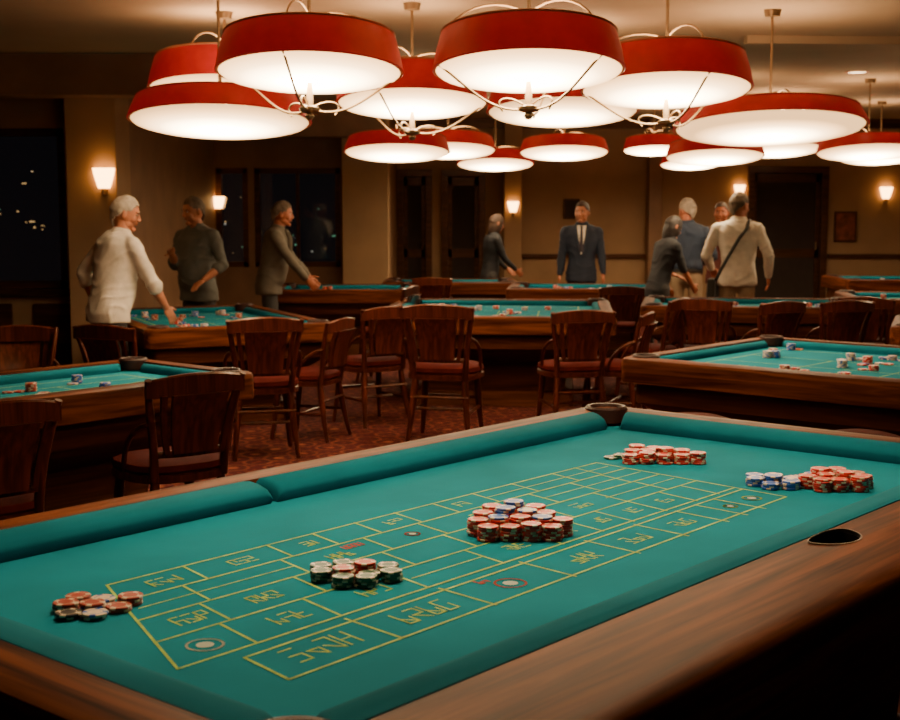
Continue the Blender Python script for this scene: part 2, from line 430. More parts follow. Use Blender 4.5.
# ------------------------------------------------------------------ pendant lamps
def lamp_mats():
    m,nt,b=newmat('red_glow_shade'); v=coords(nt,(1,1,1)); n=noisetex(nt,v,6,4)
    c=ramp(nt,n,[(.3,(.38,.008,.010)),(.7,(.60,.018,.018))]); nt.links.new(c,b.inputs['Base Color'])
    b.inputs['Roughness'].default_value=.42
    b.inputs['Emission Color'].default_value=(.70,.016,.018,1); b.inputs['Emission Strength'].default_value=.20  # weak red emission stands in for lamp light passing through the shade
    d,nt,b=newmat('lit_cream_diffuser')
    tc=nt.nodes.new('ShaderNodeTexCoord'); mp=nt.nodes.new('ShaderNodeMapping'); mp.inputs['Scale'].default_value=(1,1,0)
    nt.links.new(tc.outputs['Object'],mp.inputs[0])
    ln=nt.nodes.new('ShaderNodeVectorMath'); ln.operation='LENGTH'; nt.links.new(mp.outputs[0],ln.inputs[0])
    c=ramp(nt,ln.outputs['Value'],[(.0,(1,.80,.52)),(.22,(1,.74,.42)),(.46,(1,.54,.21))])
    r=ramp(nt,ln.outputs['Value'],[(.04,(1,1,1)),(.20,(.34,.34,.34)),(.36,(.11,.11,.11)),(.52,(.035,.035,.035))])
    mu=nt.nodes.new('ShaderNodeMath'); mu.operation='MULTIPLY'; mu.inputs[1].default_value=66
    nt.links.new(r,mu.inputs[0])
    nt.links.new(c,b.inputs['Emission Color']); nt.links.new(mu.outputs[0],b.inputs['Emission Strength'])
    b.inputs['Base Color'].default_value=(.7,.6,.45,1)
    return m,d
M_shade,M_diff=lamp_mats()
M_rim=plain('shade_cream_trim',(.50,.20,.10),.5)
M_up=emis('added_ceiling_glow',(1,.66,.36),26)  # added glow on the unseen shade tops, brightens ceiling and room
CEIL=2.95
def lamp(x,y,z,D,tw=0,hr=.20,arms=False,tilt=7):
    Lm=empty('pendant_lamp',(x,y,z)); r=D/2; h=hr*D
    S=empty('shade_assembly'); S.parent=Lm; S.rotation_euler=(rad(-tilt),0,0)
    bm=bmesh.new()
    lathe(bm,[(r*.995,-.002),(r*1.01,.004),(r*1.0,.02),(r*.975,h*.45),(r*.93,h*.88),(r*.915,h*.96)],n=56,mi=0)
    lathe(bm,[(r*.915,h*.96),(r*.925,h*1.0),(r*.91,h*1.03),(r*.87,h*1.03)],n=56,mi=1)
    lathe(bm,[(r*.87,h*1.03),(r*.45,h*1.08)],n=56,mi=0)
    lathe(bm,[(r*.995,-.002),(r*.97,0),(r*.955,.02)],n=56,mi=1)
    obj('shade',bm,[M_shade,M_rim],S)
    bm=bmesh.new(); k=r*.972; dp=.055*D
    lathe(bm,[(k*math.cos(t),-dp*math.sin(t)) for t in [rad(a) for a in (0,15,32,50,70,89.5)]],n=36)
    obj('diffuser',bm,[M_diff],S)
    bm=bmesh.new(); lathe(bm,[(r*.45,h*1.08-.004),(.02,h*1.08-.004)],n=24); obj('added_top_glow',bm,[M_up],S)
    bm=bmesh.new()
    tube(bm,[(0,0,h*1.05),(0,0,CEIL-z-.03)],.009,8)
    lathe(bm,[(.0,CEIL-z-.05),(.05,CEIL-z-.045),(.06,CEIL-z-.002)],n=20)
    obj('ceiling_rod',bm,[M_brass],Lm)
    bm=bmesh.new()
    for a in (tw,tw+120,tw+240):
        c,s=math.cos(rad(a)),math.sin(rad(a))
        tube(bm,bez((0,0,h*1.5),(c*r*.3,s*r*.3,h*1.9),(c*r*.7,s*r*.7,h*1.6),(c*r*.86,s*r*.86,h*1.02),8),.006,6)
        if arms:
            tube(bm,bez((c*.03,s*.03,-dp-.14),(c*r*.45,s*r*.45,-dp-.17),(c*r*.7,s*r*.7,-dp-.02),(c*r*.99,s*r*.99,.01),12),.0065,8)
            tube(bm,bez((c*.02,s*.02,-dp-.12),(c*r*.25,s*r*.25,-dp-.06),(c*r*.40,s*r*.40,-dp-.10),(c*r*.28,s*r*.28,-dp-.155),8),.005,6)
    if arms:
        lathe(bm,[(.002,-dp-.19),(.016,-dp-.185),(.024,-dp-.17),(.016,-dp-.155),(.048,-dp-.145),(.055,-dp-.13),(.02,-dp-.115),(.012,-dp+.01)],n=18)
    obj('brass_arms',bm,[M_brass],S)
for a in [(-.715,6.95,2.295,.95,20,.20,True),(.39,6.77,2.285,.95,75,.20,True),(-1.55,9.4,2.42,1.05,10,.20),(-1.37,8.1,2.125,1.08,40,.12),(-.25,9.0,2.30,1.0,5,.20,True),(1.27,8.0,2.30,1.0,50,.20,True),
          (.82,9.9,2.31,1.1,0,.18),(2.19,9.3,2.16,1.30,30,.09),(-.50,12.8,2.14,1.0,30,.14),(-.02,14.2,2.22,1.0,80,.14),(.56,16.7,2.16,.95,0,.14),(1.22,14.5,2.21,.95,10,.14),
          (2.54,16.9,2.34,.75,0,.2),(2.72,13.9,2.14,1.0,30,.14),(4.35,14.1,2.20,1.05,0,.12),(3.76,15.6,2.29,1.04,60,.13),(3.2,18.0,2.2,.8,0,.14),(5.4,17.0,2.25,1.0,0,.14),(5.0,11.2,2.25,1.1,0,.16),
          (-.35,3.45,2.44,1.1,0,.2),(.95,4.05,2.52,1.05,60,.2)]:
    lamp(*a)

# ------------------------------------------------------------------ room
M_wall=plain('tan_wall_plaster',(.36,.225,.12),.8,var=.12,scale=2,bumps=.05)
M_wall2=plain('brown_panel_wall',(.23,.125,.065),.6,var=.15,scale=3)
M_trimw=wood('dark_trim_wood',(.025,.010,.006),(.085,.033,.017),'X',.4)
M_ceil=plain('ceiling_plaster',(.38,.27,.165),.85,var=.08,scale=1.5)
def carpet():
    m,nt,b=newmat('patterned_carpet'); v=coords(nt,(1,1,1),rot=(0,0,.6))
    def vor(scale,feat='F1'):
        n=nt.nodes.new('ShaderNodeTexVoronoi'); n.feature=feat; n.inputs['Scale'].default_value=scale; n.inputs['Randomness'].default_value=.25
        nt.links.new(v,n.inputs['Vector']); return n.outputs['Distance']
    c1=ramp(nt,vor(4.5),[(.12,(.24,.08,.035)),(.2,(.065,.006,.007)),(.36,(.020,.004,.005)),(.44,(.16,.045,.022)),(.52,(.045,.005,.006))])
    c2=ramp(nt,vor(14),[(.2,(.18,.05,.025)),(.3,(.04,.005,.006))])
    mx=nt.nodes.new('ShaderNodeMix'); mx.data_type='RGBA'; mx.inputs[0].default_value=.35
    nt.links.new(c1,mx.inputs[6]); nt.links.new(c2,mx.inputs[7]); nt.links.new(mx.outputs[2],b.inputs['Base Color'])
    b.inputs['Roughness'].default_value=.95; b.inputs['Specular IOR Level'].default_value=.1
    bump(nt,b,noisetex(nt,v,120,2),.4,.004)
    return m
M_carpet=carpet()
def boxobj(name,x0,x1,y0,y1,z0,z1,mat,parent=None,bev=0):
    bm=bmesh.new(); box(bm,((x0+x1)/2,(y0+y1)/2,(z0+z1)/2),(x1-x0,y1-y0,z1-z0),0,0,bev)
    return obj(name,bm,[mat],parent,smooth=False)
boxobj('floor',-8.2,8.7,-2.2,20.7,-.1,0,M_carpet)
boxobj('ceiling',-8.2,8.7,-2.2,20.7,CEIL,CEIL+.1,M_ceil)
boxobj('wall_left',-8.2,-8.0,-2,12.7,0,CEIL,M_wall2)
boxobj('wall_right',8.5,8.7,-2.2,20.5,0,CEIL,M_wall)
boxobj('wall_front',-8.2,8.7,-2.2,-2.0,0,CEIL,M_wall2)
def wall(name,x0,x1,y,t,ops,mat):
    bm=bmesh.new(); xs=x0
    for a,b,z0,z1 in sorted(ops):
        if a>xs: box(bm,((xs+a)/2,y+t/2,CEIL/2),(a-xs,t,CEIL))
        if z0>0: box(bm,((a+b)/2,y+t/2,z0/2),(b-a,t,z0))
        box(bm,((a+b)/2,y+t/2,(z1+CEIL)/2),(b-a,t,CEIL-z1)); xs=b
    if x1>xs: box(bm,((xs+x1)/2,y+t/2,CEIL/2),(x1-xs,t,CEIL))
    return obj(name,bm,[mat],None,smooth=False)
m,nt,b=newmat('dark_window_glass')
tr=nt.nodes.new('ShaderNodeBsdfTransparent'); tr.inputs[0].default_value=(.75,.78,.8,1); gl=nt.nodes.new('ShaderNodeBsdfGlossy'); gl.inputs['Roughness'].default_value=.04
mx=nt.nodes.new('ShaderNodeMixShader'); mx.inputs[0].default_value=.07
nt.links.new(tr.outputs[0],mx.inputs[1]); nt.links.new(gl.outputs[0],mx.inputs[2]); nt.links.new(mx.outputs[0],nt.nodes['Material Output'].inputs[0])
M_glass=m
wn=[0]
def window(x0,x1,y,z0,z1,mull=1,t=.07):
    wn[0]+=1; W=empty('window_%d'%wn[0],((x0+x1)/2,y,z0)); bm=bmesh.new(); w=x1-x0; h=z1-z0
    box(bm,(-w/2+t/2,0,h/2),(t,.1,h));box(bm,(w/2-t/2,0,h/2),(t,.1,h));box(bm,(0,0,t/2),(w,.1,t));box(bm,(0,0,h-t/2),(w,.1,t))
    for i in range(1,mull+1): box(bm,(-w/2+w*i/(mull+1),0,h/2),(t*.6,.08,h))
    obj('frame',bm,[M_trimw],W,smooth=False)
    bm=bmesh.new(); box(bm,(0,0,h/2),(w-.02,.01,h-.02)); obj('glass',bm,[M_glass],W,smooth=False)
wall('wall_window_left',-8.0,-3.05,12.7,.2,[(-5.6,-3.62,.86,2.36)],M_wall)
window(-5.6,-3.62,12.78,.86,2.36,1)
boxobj('pillar',-3.48,-3.02,12.25,12.7,0,CEIL,M_wall,bev=.01)
boxobj('wall_return',-3.25,-3.05,12.9,17.5,0,CEIL,M_wall2)
boxobj('trim_1',-8,-3.5,12.58,12.7,.80,.86,M_trimw)
bm=bmesh.new()
for i in range(5): box(bm,(-7.2+i*.9,12.68,.42),(.7,.04,.6),0,0,.01)
obj('trim_2',bm,[M_trimw],None,smooth=False)
wall('wall_window_back',-5.0,-.8,17.5,.2,[(-3.04,-2.62,.86,2.14),(-2.54,-1.42,.86,2.14)],M_wall2)
window(-3.04,-2.62,17.58,.86,2.14,0); window(-2.54,-1.42,17.58,.86,2.14,1)
boxobj('pillar',-1.36,-.78,17.0,17.5,0,CEIL,M_wall,bev=.01)
boxobj('wall_side_back',-1.0,-.8,17.7,20.3,0,CEIL,M_wall2)
wall('wall_back',-1.0,8.7,20.3,.2,[(-.72,-.35,0,2.1),(-.05,.45,0,2.1),(4.55,5.6,0,2.15)],M_wall)
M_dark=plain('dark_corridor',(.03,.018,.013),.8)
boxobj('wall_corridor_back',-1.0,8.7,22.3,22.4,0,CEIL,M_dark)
dn=[0]
def door(x0,x1,y,z1):
    dn[0]+=1; D=empty('door_%d'%dn[0],((x0+x1)/2,y,0)); w=x1-x0; bm=bmesh.new()
    for s in (-1,1): box(bm,(s*(w/2+.03),-.02,z1/2),(.10,.08,z1),0,0,.008)
    box(bm,(0,-.02,z1+.05),(w+.16,.08,.10),0,0,.008); obj('door_frame',bm,[M_trimw],D,smooth=False)
    bm=bmesh.new(); st=.07
    for s in (-1,1): box(bm,(s*(w/2-st/2-.01),.08,z1/2),(st,.045,z1-.02))
    for z in (.1,.95,z1-.07): box(bm,(0,.08,z),(w-.04,.045,.13))
    box(bm,(0,.085,z1/2),(w-.06,.02,z1-.1),1)
    tube(bm,[(w/2-.07,.03,1.0),(w/2-.07,.03,1.12)],.012,8,2)
    obj('door_leaf',bm,[M_trimw,M_dark,M_brass],D,smooth=False)
door(-.72,-.35,20.3,2.1); door(-.05,.45,20.3,2.1); door(4.55,5.6,20.3,2.15)
boxobj('pillar',.80,1.06,19.9,20.3,0,CEIL,M_wall,bev=.01)
boxobj('pillar',2.95,3.15,20.0,20.3,0,CEIL,M_wall2,bev=.01)
boxobj('trim_3',1.06,4.4,20.24,20.3,.88,.94,M_trimw); boxobj('trim_4',5.7,8.5,20.24,20.3,.88,.94,M_trimw)
boxobj('baseboard_back',-.8,8.5,20.27,20.3,0,.14,M_trimw)
boxobj('trim_5',-.8,8.5,20.2,20.3,CEIL-.14,CEIL,M_trimw)
boxobj('ceiling_beam',-8.0,-2.4,11.9,12.3,2.60,CEIL,M_wall2)
boxobj('ceiling_beam',-3.2,-.8,16.7,17.0,2.5,CEIL,M_wall2)
bm=bmesh.new(); box(bm,(5.6,10.9,2.92),(6.6,.10,.06),0,rad(4)); obj('trim_6',bm,[M_ceil],None,smooth=False)
P=empty('framed_picture',(1.83,20.27,1.62)); bm=bmesh.new(); box(bm,(0,0,0),(.24,.03,.30),0,0,.006); box(bm,(0,-.016,0),(.19,.01,.25),1); obj('frame',bm,[M_trimw,M_dark],P,smooth=False)
P=empty('framed_picture',(5.95,20.27,1.35)); bm=bmesh.new(); box(bm,(0,0,0),(.34,.03,.46),0,0,.006); box(bm,(0,-.016,0),(.28,.01,.40),1); obj('frame',bm,[M_trimw,plain('poster_rust',(.20,.05,.025),.6,var=.6,scale=9)],P,smooth=False)
M_sc=emis('sconce_glow',(1,.48,.14),14)
def sconce(x,y,z,s=1.0):
    S=empty('wall_sconce',(x,y,z)); bm=bmesh.new()
    rings=[]
    for rr,zz in ((.055,-.10),(.075,-.04),(.095,.03),(.105,.09)):
        rings.append([(s*rr*math.cos(t),s*(-.02-rr*1.0*math.sin(t)),s*zz) for t in [math.pi*i/14 for i in range(15)]])
    loft(bm,rings,0,True); bmesh.ops.recalc_face_normals(bm, faces=bm.faces); obj('glass_shade',bm,[M_sc],S)
    bm=bmesh.new(); box(bm,(0,-.01,-.04*s),(.06*s,.02,.26*s),0,0,.004); tube(bm,[(0,-.02,-.16*s),(0,-.07*s,-.15*s),(0,-.07*s,-.10*s)],.01,8); obj('bracket',bm,[M_brass],S)
sconce(-3.13,12.25,1.89,.95); sconce(-3.0,17.5,1.70,.8); sconce(.93,19.9,1.65,.8); sconce(4.35,20.3,1.9,.8); sconce(6.55,20.3,1.86,.9)  # second sconce is added in place of a window reflection
D_=empty('recessed_ceiling_light',(4.0,13.4,CEIL-.004)); bm=bmesh.new(); lathe(bm,[(.12,-.001),(.10,-.008),(.09,0)],n=24); obj('trim_ring',bm,[M_rim],D_)
bm=bmesh.new(); lathe(bm,[(.09,-.002),(.001,-.002)],n=24); obj('bulb_glass',bm,[emis('downlight_glow',(1,.7,.4),6)],D_)
bm=bmesh.new(); gm=[emis('street_light_warm',(1,.55,.2),1.3),emis('street_light_green',(.4,1,.55),.6),emis('street_light_white',(1,.9,.75),.8)]
for i in range(80):
    if i<45: x,y,z=R.uniform(-9.5,-5.0),R.uniform(19,24),R.uniform(1.2,2.2)
    else: x,y,z=R.uniform(-5.5,-1.6),R.uniform(22,28),R.uniform(.7,2.0)
    s=R.uniform(.010,.026)
    box(bm,(x,y,z),(s*R.choice((1,1,3.5)),s,s),R.choice((0,0,1,2)))
obj('city_lights',bm,gm,None,smooth=False)

# ------------------------------------------------------------------ people
def capsule(bm,a,b,ra,rb,n=14,fl=1.0):
    a=Vector(a);b=Vector(b);d=(b-a)
    if d.length<1e-6: d=Vector((0,0,1e-4)); b=a+d
    dn_=d.normalized(); up=Vector((0,0,1)) if abs(dn_.z)<.9 else Vector((0,1,0))
    s=dn_.cross(up).normalized(); t=dn_.cross(s)
    rings=[]
    for k in (80,55,30,0):
        A=rad(k); rings.append((a-dn_*ra*math.sin(A),ra*math.cos(A)))
    for k in (0,30,55,80):
        A=rad(k); rings.append((b+dn_*rb*math.sin(A),rb*math.cos(A)))
    loft(bm,[[tuple(c+s*r*math.cos(q)+t*r*fl*math.sin(q)) for q in [2*math.pi*i/n for i in range(n)]] for c,r in rings],0,True)
def ellipsoid(bm,c,r,m=None):
    M=Matrix.Translation(c)@(m or Matrix.Identity(4))@Matrix.Diagonal((*r,1))
    bmesh.ops.create_uvsphere(bm,u_segments=20,v_segments=14,radius=1,matrix=M)
def remesh(bm,vox,smooth=3,wr=0,seed=0):
    bmesh.ops.recalc_face_normals(bm, faces=bm.faces)
    me=bpy.data.meshes.new('tmp'); bm.to_mesh(me); bm.free()
    o=bpy.data.objects.new('tmp',me); C.objects.link(o)
    r=o.modifiers.new('r','REMESH'); r.mode='VOXEL'; r.voxel_size=vox
    if smooth:
        s=o.modifiers.new('s','SMOOTH'); s.factor=.5; s.iterations=smooth
    dg=bpy.context.evaluated_depsgraph_get(); ev=o.evaluated_get(dg)
    out=bpy.data.meshes.new_from_object(ev); bpy.data.objects.remove(o); bpy.data.meshes.remove(me)
    if wr:
        for v in out.vertices:
            p=v.co; w1=noise.noise(Vector((p.x*8+seed,p.y*8,p.z*4)))
            w2=noise.noise(Vector((p.x*5,p.y*5+seed,p.z*5)))
            cr=math.sin(p.z*46+p.x*30*(1 if p.x<0 else -1)+w2*9)
            d=w1*.55+max(0,cr)**2*.42*(.25+abs(w2)*1.5)
            v.co=p+v.normal*(d*wr)
    return out
def ik(S,T,a,b,pole):
    S=Vector(S);T=Vector(T);d=T-S;L_=min(d.length,(a+b)*.995); dn_=d.normalized(); T=S+dn_*L_
    x=(a*a-b*b+L_*L_)/(2*L_); h=math.sqrt(max(0,a*a-x*x)); p=Vector(pole); p=(p-dn_*p.dot(dn_)).normalized()
    return S+dn_*x+p*h, T
MATC={}
def cm(name,col,rough=.8,var=.12):
    if name not in MATC: MATC[name]=plain(name,col,rough,var=var,scale=14,bumps=.15)
    return MATC[name]
def person(name,x,y,heading,h,top,bottom,hair,skin=None,lean=5,side=0,hyaw=0,hpitch=0,rh=(.27,.06,.80),lh=(-.27,.06,.80),rpole=(.5,-.8,-.2),lpole=(-.5,-.8,-.2),
           sleeve='long',belly=.0,hairstyle='short',female=False,jacket=None,extra=None,curl=.5,hem=-.15,tuck=False):
    k=h/1.75; parts=[]
    W=.9 if female else 1.06
    DD=1.0 if female else 1.08
    hip=Vector((0,0,.92))
    Rl=Matrix.Rotation(rad(-lean),4,'X')@Matrix.Rotation(rad(side),4,'Y')
    def sp(s,dx=0,dy=0):
        if s<0: return hip+Vector((dx,dy,s))
        return hip+(Rl@Vector((dx,dy,s)))
    bm=bmesh.new()
    prof=[(hem,.178,.126,0),(-.06,.176,.126,-.005),(.04,.160,.114+belly*.7,.01+belly*.4),(.14,.148,.108+belly,.008+belly*.6),(.24,.160,.114+belly*.6,.005+belly*.3),(.34,.180,.122,0),(.43,.184,.116,-.010),(.485,.160,.098,-.016),(.525,.115,.078,-.014),(.555,.075,.060,-.006),(.58,.060,.055,0)]
    if tuck: prof=prof[1:]; prof[0]=(.03,.158,.112+belly*.6,.01+belly*.4); prof[1]=(.07,.168,.118+belly*.8,.01+belly*.5)
    rings=[]
    for s,hw,hd,yo in prof:
        if female: hw*=(.84 if s>.0 and s<.3 else .90)
        elif s<.55: hw*=1.08; hd*=DD
        ring=[]
        for i in range(28):
            t=2*math.pi*i/28; c,s_=math.cos(t),math.sin(t); kk=(abs(c)**2.5+abs(s_)**2.5)**(-1/2.5)
            ring.append(tuple(sp(s,c*kk*hw,s_*kk*hd+yo)))
        rings.append(ring)
    loft(bm,rings,0,True)
    if female:
        for sx in (-1,1): ellipsoid(bm,sp(.34,sx*.075,.085),(.065,.055,.06))
    skin_segs=[]; hands=[]; q=.86 if female else 1.0
    for sx,T_,pole in ((1,rh,rpole),(-1,lh,lpole)):
        S=sp(.455,sx*.180*W,-.012); E,Wr=ik(S,Vector(T_),.285,.255,pole)
        capsule(bm,sp(.50,sx*.08*W,-.012),S,.050,.062*q)
        M_=S.lerp(E,.45)
        capsule(bm,S,M_,.066*q,.059*q); capsule(bm,M_,E,.059*q,.049*q)
        if sleeve=='long':
            m2=E.lerp(Wr,.4); capsule(bm,E,m2,.049*q,.047*q); capsule(bm,m2,E.lerp(Wr,.90),.047*q,.036*q); skin_segs.append((E.lerp(Wr,.8),Wr,.030,.026))
        elif sleeve=='rolled':
            capsule(bm,E,E.lerp(Wr,.22),.054*q,.055*q); capsule(bm,E.lerp(Wr,.20),E.lerp(Wr,.28),.058*q,.058*q)
            skin_segs.append((E.lerp(Wr,.15),E.lerp(Wr,.45),.042,.041)); skin_segs.append((E.lerp(Wr,.45),Wr,.041,.027))
        else:
            skin_segs.append((S.lerp(E,.8),E,.042,.040)); skin_segs.append((E,Wr,.041,.026))
        hands.append((sx,E,Wr))
    parts.append((remesh(bm,.013,2,.022,x*3),top))
    # folded collar
    bm=bmesh.new(); rr=[]
    for qq,zz,dy in ((.066,-.010,0),(.066,.032,-.004),(.072,.040,-.004),(.092,.006,.002),(.094,.0,.002),(.088,.0,.002),(.070,.030,0)):
        ring=[]
        for i in range(28):
            t=2*math.pi*i/28; dip=.040*max(0,math.sin(t))**3
            ring.append(tuple(sp(.535+zz-dip,qq*math.cos(t)*1.02,dy+qq*.95*math.sin(t))))
        rr.append(ring)
    loft(bm,rr,0,False); bmesh.ops.recalc_face_normals(bm, faces=bm.faces)
    me=bpy.data.meshes.new('c'); bm.to_mesh(me); bm.free(); parts.append((me,jacket or top))
    bm=bmesh.new()
    ellipsoid(bm,(0,-.005,.870),(.162*(1 if female else 1.04),.112,.115))
    for sx in (-1,1):
        K=Vector((sx*.115,.02,.49)); A=Vector((sx*.13,-.02,.09))
        capsule(bm,(sx*.088,0,.86),K,.088,.068); capsule(bm,K,A,.066,.056)
    if tuck: ellipsoid(bm,(0,.0,.93),(.160,.112+belly*.5,.06))
    parts.append((remesh(bm,.017,3,.010,x),bottom))
    bm=bmesh.new()
    for sx in (-1,1):
        capsule(bm,(sx*.13,-.05,.045),(sx*.15,.13,.035),.045,.040,fl=1); box(bm,(sx*.14,.04,.012),(.085,.27,.024))
    parts.append((remesh(bm,.014,2),cm('shoe_leather',(.02,.012,.010),.4)))
    nk=sp(.53,0,0); hc=sp(.565,0,.0)+Vector((0,.028,.124))
    HR=Matrix.Rotation(rad(hyaw),4,'Z')@Matrix.Rotation(rad(hpitch),4,'X')
    HM=Matrix.Translation(hc)@HR@Matrix.Scale(1.06,4)
    bm=bmesh.new(); capsule(bm,nk,hc+Vector((0,-.020,-.05)),.060,.058)
    for a,b,ra,rb in skin_segs: capsule(bm,a,b,ra,rb)
    parts.append((remesh(bm,.012,2),skin))
    bm=bmesh.new()
    bmesh.ops.create_uvsphere(bm,u_segments=48,v_segments=32,radius=1)
    for v in bm.verts:
        p=v.co.copy(); X,Y,Z=p.x*.077,p.y*.097,p.z*.120
        if Z<0:
            f=1-.36*(-Z/.120)**1.6; X*=f
            Y=Y*(1-.20*(-Z/.12))+.018*(-Z/.12)
        if p.y>.3:
            Y-= .011*math.exp(-((Z-.010)/.016)**2)*math.exp(-((abs(X)-.032)/.016)**2)
            Y-=.004*math.exp(-((Z+.070)/.010)**2)*(1 if abs(X)<.03 else 0)
        if p.y<-.2 and Z>0: Y*=1.05
        v.co=(X,Y,Z)
    capsule(bm,(0,.090,.018),(0,.108,-.018),.007,.011,n=16); ellipsoid(bm,(0,.107,-.024),(.012,.012,.010))
    for sx in (-1,1): ellipsoid(bm,(sx*.012,.098,-.027),(.008,.009,.007))
    ellipsoid(bm,(0,.091,-.047),(.021,.010,.005)); ellipsoid(bm,(0,.090,-.058),(.018,.010,.006))
    ellipsoid(bm,(0,.078,-.093),(.026,.020,.018))
    for sx in (-1,1):
        capsule(bm,(sx*.016,.088,.030),(sx*.046,.078,.030),.007,.006)
        ellipsoid(bm,(sx*.079,-.006,-.005),(.009,.018,.031),Matrix.Rotation(rad(14*sx),4,'Z'))
        ellipsoid(bm,(sx*.043,.060,-.026),(.024,.024,.026)); ellipsoid(bm,(sx*.045,.025,-.062),(.020,.04,.030))
    me=remesh(bm,.0045,3); me.transform(HM); parts.append((me,skin))
    bm=bmesh.new()
    for sx in (-1,1): ellipsoid(bm,(sx*.031,.0795,.011),(.0125,.010,.0065))
    me=bpy.data.meshes.new('e'); bm.to_mesh(me); bm.free(); me.transform(HM); parts.append((me,cm('eye_white',(.40,.32,.26),.3)))
    bm=bmesh.new()
    for sx in (-1,1):
        ellipsoid(bm,(sx*.031,.0885,.011),(.006,.003,.006))
    me=bpy.data.meshes.new('e'); bm.to_mesh(me); bm.free(); me.transform(HM); parts.append((me,cm('iris',(.03,.018,.012),.3)))
    bm=bmesh.new()
    for sx in (-1,1): tube(bm,[(sx*.014,.0955,.030),(sx*.030,.0945,.035),(sx*.047,.083,.031)],[.0035,.0045,.002],8,0,.8)
    me=bpy.data.meshes.new('e'); bm.to_mesh(me); bm.free(); me.transform(HM); parts.append((me,hair))
    bm=bmesh.new(); tube(bm,[(-.020,.0955,-.053),(0,.1005,-.0515),(.020,.0955,-.053)],[.001,.003,.001],8)
    me=bpy.data.meshes.new('m'); bm.to_mesh(me); bm.free(); me.transform(HM); parts.append((me,cm('lip_line',(.16,.035,.028),.6)))
    bm=bmesh.new(); bmesh.ops.create_uvsphere(bm,u_segments=64,v_segments=44,radius=1)
    kill=[]
    for v in bm.verts:
        p=v.co; Z=p.z
        az=math.degrees(math.atan2(abs(p.x),p.y))
        if hairstyle=='long': line = .50 if az<35 else (.50-(az-35)*.045 if az<62 else -1.0)
        else: line = .56 if az<38 else (.56-(az-38)*.012 if az<75 else (.12 if az<82 else (-.05 if az<105 else -.05-(az-105)*.012)))
        line += noise.noise(p*9)*.06
        if Z<line: kill.append(v)
    bmesh.ops.delete(bm,geom=kill,context='VERTS')
    for v in bm.verts:
        p=v.co.copy(); n_=noise.noise(Vector((p.x*4+x,p.y*4,p.z*4)))*.05+noise.noise(Vector((p.x*22,p.y*5+x,p.z*9)))*.035
        e=1.085+n_
        X,Y,Z=p.x*.077*e,p.y*.099*e,p.z*.120*(e+.01)
        if p.z<0: X*=1-.15*(-p.z); Y+=.004
        if hairstyle=='long' and p.z<-.1: Z-=.09*(-p.z); X*=1.10
        if p.y<-.2 and Z>0: Y*=1.05
        v.co=(X,Y-.002,Z)
    bmesh.ops.solidify(bm,geom=bm.faces[:],thickness=.014)
    me=bpy.data.meshes.new('h'); bmesh.ops.recalc_face_normals(bm, faces=bm.faces); bm.to_mesh(me); bm.free(); me.transform(HM); parts.append((me,hair))
    for sx,E,Wr in hands:
        d=(Wr-E).normalized(); bm=bmesh.new()
        side_=Vector((0,1,0)) if abs(d.y)<.8 else Vector((-sx,0,0)); sd=(side_-d*side_.dot(d)).normalized(); nrm=d.cross(sd)
        if nrm.x*sx>0: nrm=-nrm
        pc=Wr+d*.045
        m3=Matrix((sd,nrm,d)).transposed().to_4x4()
        ellipsoid(bm,pc,(.040,.017,.052),m3)
        for i,(off,ln) in enumerate(((.030,.068),(.010,.078),(-.010,.072),(-.029,.056))):
            b0=Wr+d*.082+sd*off; dd=d.copy()
            for fl_,rr_ in ((.42,.0088),(.32,.0080),(.26,.0070)):
                dd=(dd+nrm*(curl*.45)).normalized(); b1=b0+dd*ln*fl_; capsule(bm,b0,b1,rr_,rr_*.92,n=8); b0=b1
        b0=Wr+d*.025+sd*.032; dd=(d*.65+sd*.65+nrm*.3).normalized()
        for fl_,rr_ in ((.034,.011),(.028,.0095)):
            b1=b0+dd*fl_; capsule(bm,b0,b1,rr_,rr_*.9,n=8); b0=b1; dd=(dd+d*.5).normalized()
        parts.append((remesh(bm,.0045,1),skin))
    if tuck:
        bm=bmesh.new(); rr=[[tuple(sp(.0+zz,qq*math.cos(t),.01+belly*.3+(qq-.168+.122+belly*.5)*math.sin(t))) for t in [2*math.pi*i/28 for i in range(28)]] for qq,zz in ((.172,.0),(.180,.004),(.180,.036),(.172,.04))]
        loft(bm,rr,0,False); me=bpy.data.meshes.new('b'); bm.to_mesh(me); bm.free(); parts.append((me,cm('belt_leather',(.015,.010,.008),.4)))
    if extra: parts+=extra(sp,HM)
    out=bmesh.new(); mats=[]
    for me,mt in parts:
        if mt not in mats: mats.append(mt)
        idx=mats.index(mt)
        for p in me.polygons: p.material_index=idx
        out.from_mesh(me); bpy.data.meshes.remove(me)
    bmesh.ops.scale(out,vec=(k,k,k),verts=out.verts)
    return obj(name,out,mats,None,(x,y,0),rad(heading))
SK=cm('skin_light',(.42,.155,.080),.55); SK2=cm('skin_ruddy',(.38,.115,.055),.55)
GREY=cm('hair_grey',(.24,.19,.15),.8,.4); WHITE=cm('hair_white',(.42,.36,.29),.8,.3); BROWN=cm('hair_brown',(.045,.020,.010),.7,.4); DK=cm('hair_dark',(.018,.010,.008),.6); SALT=cm('hair_salt_pepper',(.12,.085,.06),.8,.5)
shirtW=cm('white_linen_shirt',(.62,.55,.46)); greyS=cm('charcoal_shirt',(.085,.085,.075)); jackG=cm('grey_jacket',(.10,.082,.06)); navy=cm('navy_suit',(.010,.015,.032)); black=cm('black_top',(.010,.010,.014)); blueS=cm('dark_blue_shirt',(.014,.024,.05))
TD=cm('dark_trousers',(.022,.02,.02)); TK=cm('khaki_trousers',(.25,.17,.10))

